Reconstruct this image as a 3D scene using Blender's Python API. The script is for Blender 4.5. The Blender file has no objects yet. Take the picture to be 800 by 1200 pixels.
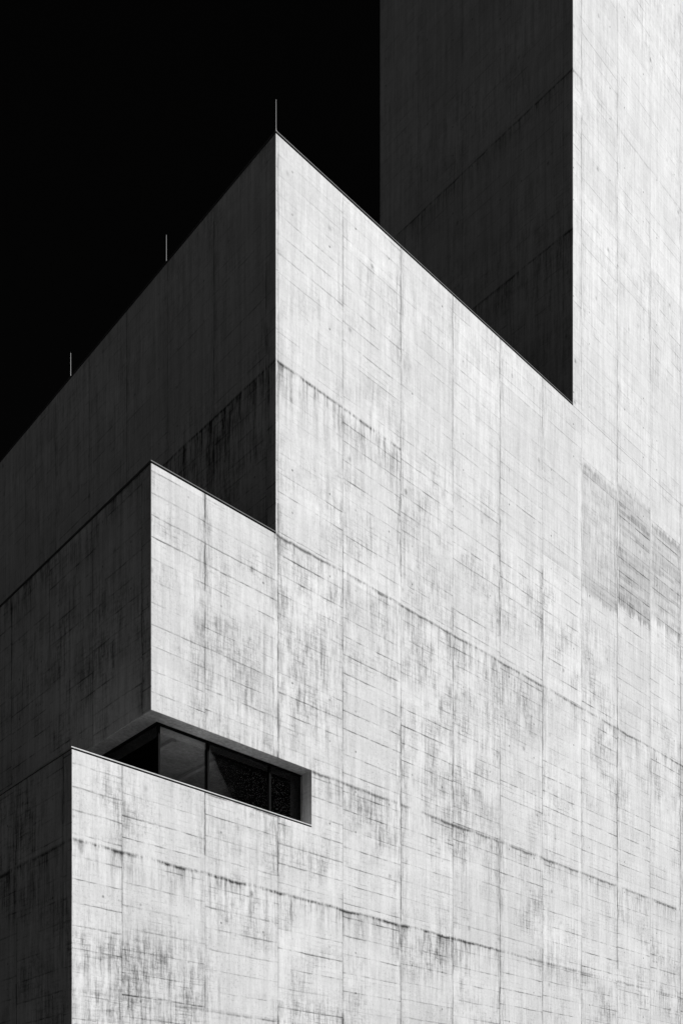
import bpy, bmesh, math
from mathutils import Vector

sc = bpy.context.scene
sc.view_settings.view_transform = 'Standard'
sc.view_settings.look = 'None'
sc.view_settings.exposure = 0

# ------------------------------------------------------------------ node helpers
class NB:
    def __init__(s, mat):
        mat.use_nodes = True
        s.nt = mat.node_tree; s.nt.nodes.clear()
    def n(s, t, **kw):
        nd = s.nt.nodes.new(t)
        for k, v in kw.items(): setattr(nd, k, v)
        return nd
    def put(s, sock, v):
        if isinstance(v, bpy.types.NodeSocket): s.nt.links.new(v, sock)
        else: sock.default_value = v
    def m(s, op, a, b=None, c=None, clamp=False):
        nd = s.n('ShaderNodeMath', operation=op, use_clamp=clamp)
        s.put(nd.inputs[0], a)
        if b is not None: s.put(nd.inputs[1], b)
        if c is not None: s.put(nd.inputs[2], c)
        return nd.outputs[0]
    def add(s, a, b): return s.m('ADD', a, b)
    def sub(s, a, b): return s.m('SUBTRACT', a, b)
    def mul(s, a, *bs):
        for b in bs: a = s.m('MULTIPLY', a, b)
        return a
    def div(s, a, b): return s.m('DIVIDE', a, b)
    def floor(s, a): return s.m('FLOOR', a)
    def fract(s, a): return s.m('FRACT', a)
    def mx(s, a, b): return s.m('MAXIMUM', a, b)
    def xyz(s, x, y, z):
        nd = s.n('ShaderNodeCombineXYZ')
        s.put(nd.inputs[0], x); s.put(nd.inputs[1], y); s.put(nd.inputs[2], z)
        return nd.outputs[0]
    def mr(s, v, a, b, c=0.0, d=1.0, smooth=False):
        nd = s.n('ShaderNodeMapRange', interpolation_type='SMOOTHSTEP' if smooth else 'LINEAR')
        s.put(nd.inputs[0], v)
        for i, q in enumerate((a, b, c, d)): s.put(nd.inputs[i+1], q)
        return nd.outputs[0]
    def noise(s, vec, scale, detail=3, rough=0.55, dist=0.0):
        nd = s.n('ShaderNodeTexNoise'); s.put(nd.inputs['Vector'], vec)
        nd.inputs['Scale'].default_value = scale; nd.inputs['Detail'].default_value = detail
        nd.inputs['Roughness'].default_value = rough; nd.inputs['Distortion'].default_value = dist
        return nd.outputs[0]
    def white(s, vec):
        nd = s.n('ShaderNodeTexWhiteNoise', noise_dimensions='3D'); s.put(nd.inputs['Vector'], vec)
        return nd.outputs[0]
    def voro(s, vec, scale):
        nd = s.n('ShaderNodeTexVoronoi'); s.put(nd.inputs['Vector'], vec)
        nd.inputs['Scale'].default_value = scale
        return nd.outputs[0], nd.outputs[1]
    def box(s, w, z, w0, w1, z0, z1, e=0.15):
        # soft-edged rectangle: product of two tents
        a = s.mr(s.m('ABSOLUTE', s.sub(w, (w0+w1)/2)), (w1-w0)/2-e, (w1-w0)/2+e, 1.0, 0.0)
        c = s.mr(s.m('ABSOLUTE', s.sub(z, (z0+z1)/2)), (z1-z0)/2-e, (z1-z0)/2+e, 1.0, 0.0)
        return s.mul(a, c)
    def finish(s, val, rough, height=None, bstr=0.5, bdist=0.01, metal=0.0, spec=0.3, simple=False):
        o = s.n('ShaderNodeOutputMaterial')
        cc = s.n('ShaderNodeCombineColor')
        for i in range(3): s.put(cc.inputs[i], val)
        if simple:
            p = s.n('ShaderNodeBsdfDiffuse'); p.inputs['Roughness'].default_value = 0.0
            s.nt.links.new(cc.outputs[0], p.inputs['Color'])
        else:
            p = s.n('ShaderNodeBsdfPrincipled')
            s.nt.links.new(cc.outputs[0], p.inputs['Base Color'])
            s.put(p.inputs['Roughness'], rough); p.inputs['Metallic'].default_value = metal
            p.inputs['Specular IOR Level'].default_value = spec
        if height is not None:
            b = s.n('ShaderNodeBump'); b.inputs['Strength'].default_value = bstr
            b.inputs['Distance'].default_value = bdist
            s.put(b.inputs['Height'], height); s.nt.links.new(b.outputs[0], p.inputs['Normal'])
        s.nt.links.new(p.outputs[0], o.inputs[0])
        return p

# ------------------------------------------------------------------ board-marked concrete
PW, P0 = 2.57, 1.41           # formwork panel width / first joint (m)
def concrete(name, side):
    """side=False: wall facing -Y (runs along x). side=True: wall facing -X (runs along y)."""
    mat = bpy.data.materials.new(name); N = NB(mat)
    tc = N.n('ShaderNodeTexCoord'); sp = N.n('ShaderNodeSeparateXYZ')
    N.nt.links.new(tc.outputs['Object'], sp.inputs[0]); x, y, z = sp.outputs
    if side: w = N.add(y, 101.2); plane = N.floor(N.add(x, 0.5))
    else: w = x; plane = 0.0
    def P(a): return N.add(plane, float(a)) if side else float(a)
    V = N.xyz(w, z, plane)
    cloud2 = N.noise(N.xyz(w, N.mul(z, 0.75), P(20)), 1.0, 5, 0.66)
    grain = N.noise(V, 12.0, 3, 0.85)
    wob = N.mul(N.sub(cloud2, 0.5), 0.07)
    wz = N.add(z, wob); ww = N.add(w, N.mul(wob, 0.6))
    pc0 = N.div(N.sub(ww, P0), PW); pc = N.floor(pc0); pf = N.fract(pc0)
    dj = N.mul(N.sub(0.5, N.m('ABSOLUTE', N.sub(pf, 0.5))), PW)
    wn_c = N.white(N.xyz(pc, N.floor(N.div(z, 5.13)), plane))          # one shutter (panel x lift)
    wn_j = N.white(N.xyz(N.floor(N.add(pc0, 0.5)), N.floor(N.div(z, 3.6)), P(4)))
    r0 = N.mul(N.add(wz, N.mul(wn_c, 0.45)), 1.75); rc = N.floor(r0); rf = N.fract(r0)
    dh = N.mul(N.sub(0.5, N.m('ABSOLUTE', N.sub(rf, 0.5))), 0.571)
    wn_r = N.white(N.xyz(pc, rc, P(7)))
    b0 = N.mul(N.add(wz, N.mul(wn_c, 0.45)), 7.0); bc = N.floor(b0); bf = N.fract(b0)
    db = N.mul(N.sub(0.5, N.m('ABSOLUTE', N.sub(bf, 0.5))), 0.143)
    seg = N.floor(N.add(N.div(w, 1.285), N.mul(N.white(N.xyz(bc, 1.0, 5.0)), 3.0)))
    wn_b = N.white(N.xyz(seg, bc, P(11)))
    cloud = N.noise(V, 0.24, 2, 0.6)
    streak = N.noise(N.xyz(N.mul(w, 5.0), N.mul(z, 0.22), plane), 1.0, 4, 0.7)
    scr = N.noise(N.xyz(N.mul(w, 11.0), N.mul(z, 1.2), P(9)), 1.0, 4, 0.8)
    scrh = N.noise(N.xyz(N.mul(w, 1.7), N.mul(z, 11.0), P(15)), 1.0, 4, 0.8)
    # broken-up line masks
    brk = N.mr(N.add(N.mul(scrh, .5), N.mul(cloud2, .5)), 0.45, 0.555)
    lineH = N.mul(N.mr(dh, 0.010, 0.032, 1, 0), N.add(0.12, N.mul(brk, 0.9)), N.mr(wn_r, 0.12, 0.9, 0.10, 1.0))
    lineB = N.mul(N.mr(db, 0.003, 0.024, 1, 0), N.mr(scrh, 0.47, 0.59), N.mr(wn_b, 0.45, 0.95), N.mr(cloud2, .4, .6, .3, 1))
    brkv = N.mr(scr, 0.36, 0.54)
    lineV = N.mul(N.mr(dj, 0.010, 0.042, 1, 0), N.add(0.3, N.mul(brkv, 0.7)), N.mr(wn_j, 0.05, .8, .35, 1))
    haloV = N.mul(N.mr(dj, 0.0, 0.32, 1, 0), N.mr(scr, 0.44, 0.57), N.mr(wn_j, .2, .9))
    dm = N.m('ABSOLUTE', N.mul(N.sub(pf, 0.5), PW))
    # form-tie holes
    tz0 = N.div(N.add(z, 0.31), 1.25)
    tz = N.mul(N.sub(N.fract(tz0), 0.5), 1.25)
    tw_ = N.sub(dm, 0.74)
    tie_d = N.m('SQRT', N.add(N.mul(tz, tz), N.mul(tw_, tw_)))
    wt = N.white(N.xyz(pc, N.floor(tz0), N.floor(N.mul(pf, 2.0))))
    tie = N.mul(N.mr(tie_d, 0.018, 0.045, 1, 0), N.mr(wt, .45, .9))
    # blow holes and blotches
    vd2, vc2 = N.voro(N.xyz(w, N.mul(z, 0.8), P(30)), 1.25)
    vcs2 = N.n('ShaderNodeSeparateXYZ'); N.nt.links.new(vc2, vcs2.inputs[0])
    spot = N.mul(N.mr(N.add(vd2, N.mul(N.sub(grain, 0.5), 0.24)), 0.02, 0.12, 1, 0), N.mr(vcs2.outputs[0], 0.45, 0.95))
    # small dark speckle spread over the wall, denser low down
    speck = N.mul(N.mr(grain, 0.56, 0.67), N.mr(cloud2, 0.40, 0.6, .15, 1.0), N.mr(z, 16, 32, 1.0, .25))
    low = N.mr(z, 19.0, 29.0, 1.0, 0.35)
    boxes = [(103, 125, 20.0, 25.8, 1.0), (103, 125, 9.0, 12.5, 1.0), (101, 112, 33, 41, .8)] if side else \
            [(6.7, 9.0, 15.0, 20.4, .9), (3.6, 6.2, 14.3, 18.0, .75), (0.0, 4.2, 0, 8.4, 1.15),
             (11.8, 14.2, 9.0, 10.2, 1.5), (11.8, 16.6, 14.0, 17.0, .7), (14.3, 19.3, 18.2, 20.5, .85),
             (9.2, 11.6, 12.4, 14.1, 1.1), (11.8, 14.2, 20.8, 25.4, .8)]
    reg = N.mul(N.mr(N.add(cloud, N.mul(cloud2, .25)), 0.59, 0.77), .8)
    ew = N.add(w, N.mul(N.sub(cloud2, .5), 2.0))
    for (a, b, c, d, k) in boxes:
        reg = N.mx(reg, N.mul(N.box(ew, wz, a, b, c, d, 0.6), k))
    pat = N.mr(N.add(N.mul(cloud2, .6), N.mul(streak, .4)), 0.41, 0.57)
    pr = N.mul(pat, reg, low)
    dirt = N.mul(N.mr(scr, 0.44, 0.60), pr)
    dirth = N.mul(N.mr(scrh, 0.48, 0.62), pr)
    # pour joints with run-off below
    pj = None; pl = None
    jw = N.add(wz, N.mul(N.sub(cloud2, .5), 0.18))
    pours = [(25.7, 1.8, 1.1, 90, 160), (20.67, 1.0, .6, 90, 160), (10.3, 1.2, .9, 90, 160), (39.2, 1.0, .9, 90, 160), (45.4, .8, .8, 90, 160)] if side else \
            [(25.7, .9, 1.05, 6.4, 11.72), (25.75, .3, .15, 11.7, 40), (20.67, .8, .85, 6.4, 60), (14.2, .6, .85, 7.8, 60),
             (10.3, .6, 1.1, -1, 16.9), (10.3, .4, .5, 16.8, 60), (6.6, .5, .35, -1, 60), (45.4, .3, .3, 20, 60)]
    for (z0, ln, k, w0, w1) in pours:
        d = N.sub(z0, jw)
        rng = N.mr(N.m('ABSOLUTE', N.sub(w, (w0+w1)/2)), (w1-w0)/2-.03, (w1-w0)/2+.03, k, 0)
        below = N.mul(N.m('GREATER_THAN', d, 0.0), N.mr(d, 0, ln*2.2, 1, 0), rng)
        l = N.mul(N.mr(N.m('ABSOLUTE', d), 0.010, 0.07, 1, 0), rng)
        pj = below if pj is None else N.mx(pj, below)
        pl = l if pl is None else N.mx(pl, l)
    run = N.mul(pj, pj, N.mr(streak, 0.42, 0.58), N.mr(scr, 0.37, 0.55), N.mr(cloud2, .36, .54, .15, 1))
    pln = N.mul(pl, N.mr(N.add(N.mul(cloud2, .6), N.mul(scr, .4)), 0.41, 0.54))
    if side: v = N.mr(cloud, 0.32, 0.68, 0.64, 0.78)
    else: v = N.mr(cloud, 0.32, 0.68, 0.63, 0.69)
    v = N.mul(v, N.mr(cloud2, 0.3, 0.7, 1.03, 0.93))
    v = N.mul(v, N.mr(wn_b, 0, 1, 0.96, 1.015), N.mr(wn_r, 0, 1, 0.97, 1.01), N.mr(wn_c, 0, 1, 0.94, 1.03))
    v = N.mul(v, N.mr(streak, 0.35, 0.7, 1.04, 0.76 if side else 0.86), N.mr(grain, 0.3, 0.7, 1.05, 0.92), N.mr(scr, .35, .65, 1.03, .91))
    lowl = N.mr(z, 18.0, 33.0, 1.0, 0.5)
    def dark(v, mask, k): return N.mul(v, N.sub(1.0, N.mul(mask, k)))
    if not side:
        pan = None
        pw_ = N.add(w, N.mul(N.sub(scr, .5), .10)); ez = N.add(z, N.mul(N.sub(streak, .5), 1.3))
        for (a, b, c, d, k) in [(22.02, 24.53, 25.4, 30.4, .8), (24.62, 27.12, 25.8, 30.8, 1.0), (27.2, 29.7, 26.2, 30.4, .8),
                                (9.12, 11.69, 21.2, 25.5, .15)]:
            q = N.mul(N.box(pw_, ez, a, b, c, d, 0.07), k)
            pan = q if pan is None else N.mx(pan, q)
        panl = pan
        pan = N.mul(pan, N.mr(wn_b, 0.0, 1.0, 0.4, 1.0), N.mr(wn_r, 0.0, 1.0, 0.45, 1.0), N.mr(scr, 0.3, 0.6, 0.5, 1.2))
        v = dark(v, pan, 0.58)
        lowl = N.mx(lowl, N.mul(panl, 1.3))
    G = 1.4 if side else 1.0
    v = dark(v, N.mul(lineH, lowl), 0.70)
    v = dark(v, N.mul(lineB, lowl), 0.42)
    v = dark(v, N.mul(lineV, lowl), 0.70)
    v = dark(v, N.mul(haloV, lowl), 0.36)
    v = dark(v, dirt, 0.50*G)
    v = dark(v, dirth, 0.36*G)
    v = dark(v, speck, 0.28*G)
    v = dark(v, run, 0.62*G)
    v = dark(v, pln, 0.82)
    v = dark(v, spot, 0.6); v = dark(v, tie, 0.6)
    if not side:
        lime = None
        for (wc, hw, z0, z1, k) in [(6.47, .07, 14.4, 20.5, .8), (11.60, .09, 8, 22, .6), (21.85, .12, 2, 30, .7), (16.8, .05, 9, 19, .3)]:
            q = N.mul(N.box(w, z, wc-hw, wc+hw, z0, z1, hw*.5), k)
            lime = q if lime is None else N.mx(lime, q)
        v = N.add(v, N.mul(lime, N.mr(scr, 0.3, 0.6, 1.0, .3), N.sub(0.74, v)))
        v = N.mul(v, N.mr(z, 5, 40, .95, 1.10))  # brightness fall-off towards the base, painted into the front wall colour
    v = N.m('MAXIMUM', v, 0.05)
    # relief: cheap height so that it stays fast
    gr = N.noise(V, 11.0, 1, 0.7)
    N.finish(v, 0.9, N.mul(gr, .35), 0.5, 0.012, simple=True)
    return mat

def simple(name, base, var, scale, rough, metal=0.0, bump=0.3, spec=0.3):
    mat = bpy.data.materials.new(name); N = NB(mat)
    tc = N.n('ShaderNodeTexCoord')
    a = N.noise(tc.outputs['Object'], scale, 3, 0.65)
    b = N.noise(tc.outputs['Object'], scale*0.07, 2, 0.6)
    v = N.mul(N.mr(a, 0.3, 0.7, base*(1-var), base*(1+var)), N.mr(b, 0.3, 0.7, 1-var, 1+var))
    N.finish(v, rough, a if bump else None, bump, 0.01, metal, spec)
    return mat

def glass():
    mat = bpy.data.materials.new('tinted_window_glass'); N = NB(mat)
    tc = N.n('ShaderNodeTexCoord')
    a = N.noise(tc.outputs['Object'], 1.2, 2)
    tr = N.n('ShaderNodeBsdfTransparent'); tr.inputs[0].default_value = (.85, .85, .85, 1)
    gl = N.n('ShaderNodeBsdfGlossy'); gl.inputs['Color'].default_value = (.9, .9, .9, 1); gl.inputs['Roughness'].default_value = 0.02
    bp = N.n('ShaderNodeBump'); bp.inputs['Strength'].default_value = .08; bp.inputs['Distance'].default_value = .01
    N.nt.links.new(a, bp.inputs['Height']); N.nt.links.new(bp.outputs[0], gl.inputs['Normal'])
    fr = N.n('ShaderNodeFresnel'); fr.inputs[0].default_value = 1.5
    mx = N.n('ShaderNodeMixShader'); N.nt.links.new(fr.outputs[0], mx.inputs[0])
    N.nt.links.new(tr.outputs[0], mx.inputs[1]); N.nt.links.new(gl.outputs[0], mx.inputs[2])
    o = N.n('ShaderNodeOutputMaterial'); N.nt.links.new(mx.outputs[0], o.inputs[0])
    return mat

CON = concrete('board_marked_concrete', False)
CONS = concrete('board_marked_concrete_return_wall', True)
SOF = simple('concrete_soffit', 0.58, .3, 9, .9)
ROOF = simple('dark_roof_gravel', 0.010, .35, 22, .95, bump=0)
CAP = simple('zinc_coping', 0.5, .15, 5, .6, 0, .1)
DCAP = simple('dark_metal_coping', 0.09, .2, 5, .6, 0, .1)
GAP = simple('black_membrane', 0.012, .2, 8, .9, bump=0)
FRM = simple('black_window_frame', 0.008, .2, 8, .8, bump=0, spec=.05)
ROD = simple('galvanised_steel', 0.26, .1, 10, .5, 0, 0)
GRD = simple('gravel_ground', 0.066, .3, 6, .95, bump=0)
PAV = simple('asphalt_paving', 0.05, .3, 10, .9, bump=0)
INT = simple('interior_plaster', 0.6, .3, 1.2, .8, bump=0)
FLR = simple('interior_floor', 0.45, .3, 2, .8, bump=0)
GLS = glass()

# ------------------------------------------------------------------ geometry helpers
def obj(name, me, parent=None):
    o = bpy.data.objects.new(name, me); sc.collection.objects.link(o)
    if parent: o.parent = parent
    return o
def empty(name):
    e = bpy.data.objects.new(name, None); sc.collection.objects.link(e); return e
def boxm(name, b, mat, parent=None, bevel=0.0):
    bm = bmesh.new(); bmesh.ops.create_cube(bm, size=1)
    x0, x1, y0, y1, z0, z1 = b
    for v in bm.verts:
        v.co = Vector((x0+(v.co.x+.5)*(x1-x0), y0+(v.co.y+.5)*(y1-y0), z0+(v.co.z+.5)*(z1-z0)))
    if bevel: bmesh.ops.bevel(bm, geom=bm.edges[:], offset=bevel, segments=2, affect='EDGES')
    me = bpy.data.meshes.new(name); bm.to_mesh(me); bm.free()
    me.materials.append(mat)
    return obj(name, me, parent)
def profile(name, pts, y0, y1, parent):
    """extrude an x-z outline along y"""
    bm = bmesh.new()
    vs = [bm.verts.new((p[0], y0, p[1])) for p in pts]
    fc = bm.faces.new(vs)
    r = bmesh.ops.extrude_face_region(bm, geom=[fc])
    for v in [g for g in r['geom'] if isinstance(g, bmesh.types.BMVert)]: v.co.y = y1
    bmesh.ops.recalc_face_normals(bm, faces=bm.faces[:])
    bmesh.ops.bevel(bm, geom=[e for e in bm.edges], offset=0.010, segments=1, affect='EDGES')
    bm.normal_update()
    me = bpy.data.meshes.new(name)
    for f in bm.faces:
        if f.normal.z > 0.9: f.material_index = 1
        elif f.normal.z < -0.9: f.material_index = 3
        elif abs(f.normal.x) > 0.5: f.material_index = 2
    bm.to_mesh(me); bm.free()
    for m_ in (CON, ROOF, CONS, SOF): me.materials.append(m_)
    return obj(name, me, parent)

Z3, Z2b, Z2, Z1 = 12.52, 14.22, 20.67, 32.27      # lower roof, overhang soffit, middle roof, upper roof
U2, U1, UT, US = 2.27, 6.466, 21.38, 7.845         # corners of middle / upper block / tower / end of slot
D, DT, REC = 34.0, 10.56, 0.47

bld = empty('concrete_building')
profile('stepped_concrete_walls', [(0, 0), (52, 0), (52, Z1), (U1, Z1), (U1, Z2), (U2, Z2), (U2, Z2b), (US, Z2b), (US, Z3), (0, Z3)], 0, D, bld)

def coping(name, pts, z, parent, mat=None, wid=0.34, cap=0.025, gap=0.035, out=0.02, wside=None):
    (xa, xb, yb) = pts     # corner x, end x, end y
    wside = wside or wid
    for nm, zz0, zz1, o, mt in (('shadow_gap', z+.001, z+gap, -0.02, GAP), ('metal_cap', z+gap, z+gap+cap, out, mat or DCAP)):
        boxm(name+'_'+nm+'_front', (xa-o, xb, -o, wid, zz0, zz1), mt, parent)
        boxm(name+'_'+nm+'_side', (xa-o, xa+wside, wid, yb, zz0, zz1), mt, parent)
coping('upper_roof', (U1, UT-.003, D), Z1, bld)
coping('middle_roof', (U2, U1-.003, D), Z2, bld)
coping('lower_roof', (0, US-.003, D), Z3, bld, CAP, wid=.44, wside=1.2)  # side cap widened beyond a real coping to bounce light onto the soffit

# ribbon window wrapped round the recessed corner
gx, gy = U2+REC, REC
zb, zt = Z3+.07, Z2b-.002
boxm('glazing_front', (gx+.03, US-.004, gy+.03, gy+.045, zb, zt), GLS, bld)
boxm('glazing_side', (gx+.03, gx+.045, gy+.05, D-1, zb, zt), GLS, bld)
def frame(nm, b): boxm(nm, b, FRM, bld)
frame('frame_head_front', (gx, US-.004, gy, gy+.08, zt-.05, zt))
frame('frame_sill_front', (gx, US-.004, gy, gy+.08, Z3+.002, Z3+.13))
frame('frame_head_side', (gx, gx+.08, gy+.083, D-1, zt-.05, zt))
frame('frame_sill_side', (gx, gx+.08, gy+.083, D-1, Z3+.002, Z3+.13))
k = 0
for xx in (gx+.05, 4.40, 6.60):
    k += 1; boxm('mullion_front_%d' % k, (xx, xx+.06, gy-.01, gy+.14, Z3+.132, zt-.052), FRM, bld)
yy = gy+2.2
while yy < D-2:
    k += 1; boxm('mullion_side_%d' % k, (gx+.05, gx+.14, yy, yy+.05, Z3+.132, zt-.052), FRM, bld); yy += 2.2
# room behind the ribbon window
boxm('interior_floor', (gx+.15, US-.01, gy+.15, 5.395, Z3+.001, Z3+.05), FLR, bld)
boxm('interior_partition', (gx+2.2, US-.01, 5.4, 5.55, Z3+.002, Z2b-.003), INT, bld)
boxm('interior_column', (6.9, 7.2, 2.2, 2.5, Z3+.052, Z2b-.003), INT, bld, .01)
for i, a in enumerate((3.6, 5.2, 6.8)):
    boxm('interior_ceiling_light_%d' % i, (a, a+.12, 1.0, 4.6, Z2b-.09, Z2b-.004), INT, bld)
boxm('room_end_wall', (gx+.1, US-.01, D-1.2, D-1, Z3+.002, Z2b-.003), INT, bld)

# tower
tw = empty('concrete_tower')
profile('tower_shaft', [(UT, Z1), (36, Z1), (36, 66), (UT, 66)], 0, DT, tw)
coping('tower_roof', (UT, 36, DT), 66, tw)

# lightning rods on the upper roof edge
def rod(x, y, z0, L):
    bm = bmesh.new()
    segs = [(0, .045), (.02, .045), (.021, .018), (.10, .014), (.16, .011), (L*.985, .010), (L, .002)]
    rings = []
    for (h, r) in segs:
        rings.append([bm.verts.new((x+r*math.cos(a*math.pi/5), y+r*math.sin(a*math.pi/5), z0+h)) for a in range(10)])
    for a, b in zip(rings, rings[1:]):
        for i in range(10): bm.faces.new((a[i], a[(i+1) % 10], b[(i+1) % 10], b[i]))
    bm.faces.new(rings[-1]); bm.faces.new(list(reversed(rings[0])))
    me = bpy.data.meshes.new('lightning_rod'); bm.to_mesh(me); bm.free(); me.materials.append(ROD)
    return obj('lightning_rod', me)
for yv in (0.03, 5.72, 12.18):
    rod(U1+.03, yv, Z1+.06, 0.95)

# ground
def sheet(name, x0, x1, y0, y1, z, mat):
    me = bpy.data.meshes.new(name)
    me.from_pydata([(x0, y0, z), (x1, y0, z), (x1, y1, z), (x0, y1, z)], [], [(0, 1, 2, 3)])
    me.materials.append(mat); return obj(name, me)
sheet('ground', -1500, 1500, -1500, 1500, 0, GRD)
boxm('pavement', (-30, 56, -32, -.01, 0.002, .12), PAV)

# ------------------------------------------------------------------ light
el, az = math.radians(31), math.radians(22)       # az measured from -Y towards +X
to_sun = Vector((math.cos(el)*math.sin(az), -math.cos(el)*math.cos(az), math.sin(el)))
L = bpy.data.lights.new('sun', 'SUN'); L.energy = 5.0; L.angle = math.radians(.5); L.color = (1, 1, 1)
lo = bpy.data.objects.new('sun', L); sc.collection.objects.link(lo)
lo.rotation_euler = (-to_sun).to_track_quat('-Z', 'Y').to_euler(); lo.location = to_sun*100

W = bpy.data.worlds.new('World'); sc.world = W; W.use_nodes = True
nt = W.node_tree; nt.nodes.clear()
sk = nt.nodes.new('ShaderNodeTexSky'); sk.sky_type = 'NISHITA'; sk.sun_disc = False
sk.sun_elevation = el; sk.sun_rotation = math.pi-az
bw = nt.nodes.new('ShaderNodeRGBToBW'); bg = nt.nodes.new('ShaderNodeBackground'); ow = nt.nodes.new('ShaderNodeOutputWorld')
nt.links.new(sk.outputs[0], bw.inputs[0]); nt.links.new(bw.outputs[0], bg.inputs[0]); nt.links.new(bg.outputs[0], ow.inputs[0])
bg.inputs[1].default_value = 0.0009

# ------------------------------------------------------------------ camera (level, with vertical shift)
cam = bpy.data.cameras.new('camera'); co = bpy.data.objects.new('camera', cam); sc.collection.objects.link(co)
cam.sensor_fit = 'HORIZONTAL'; cam.sensor_width = 36; cam.lens = 36*1193/800
cam.shift_y = 799/800; cam.clip_end = 4000
co.location = (-12.238, -22.785, 1.6)
co.rotation_euler = Vector((.6830, .7306, 0)).to_track_quat('-Z', 'Y').to_euler()
sc.camera = co
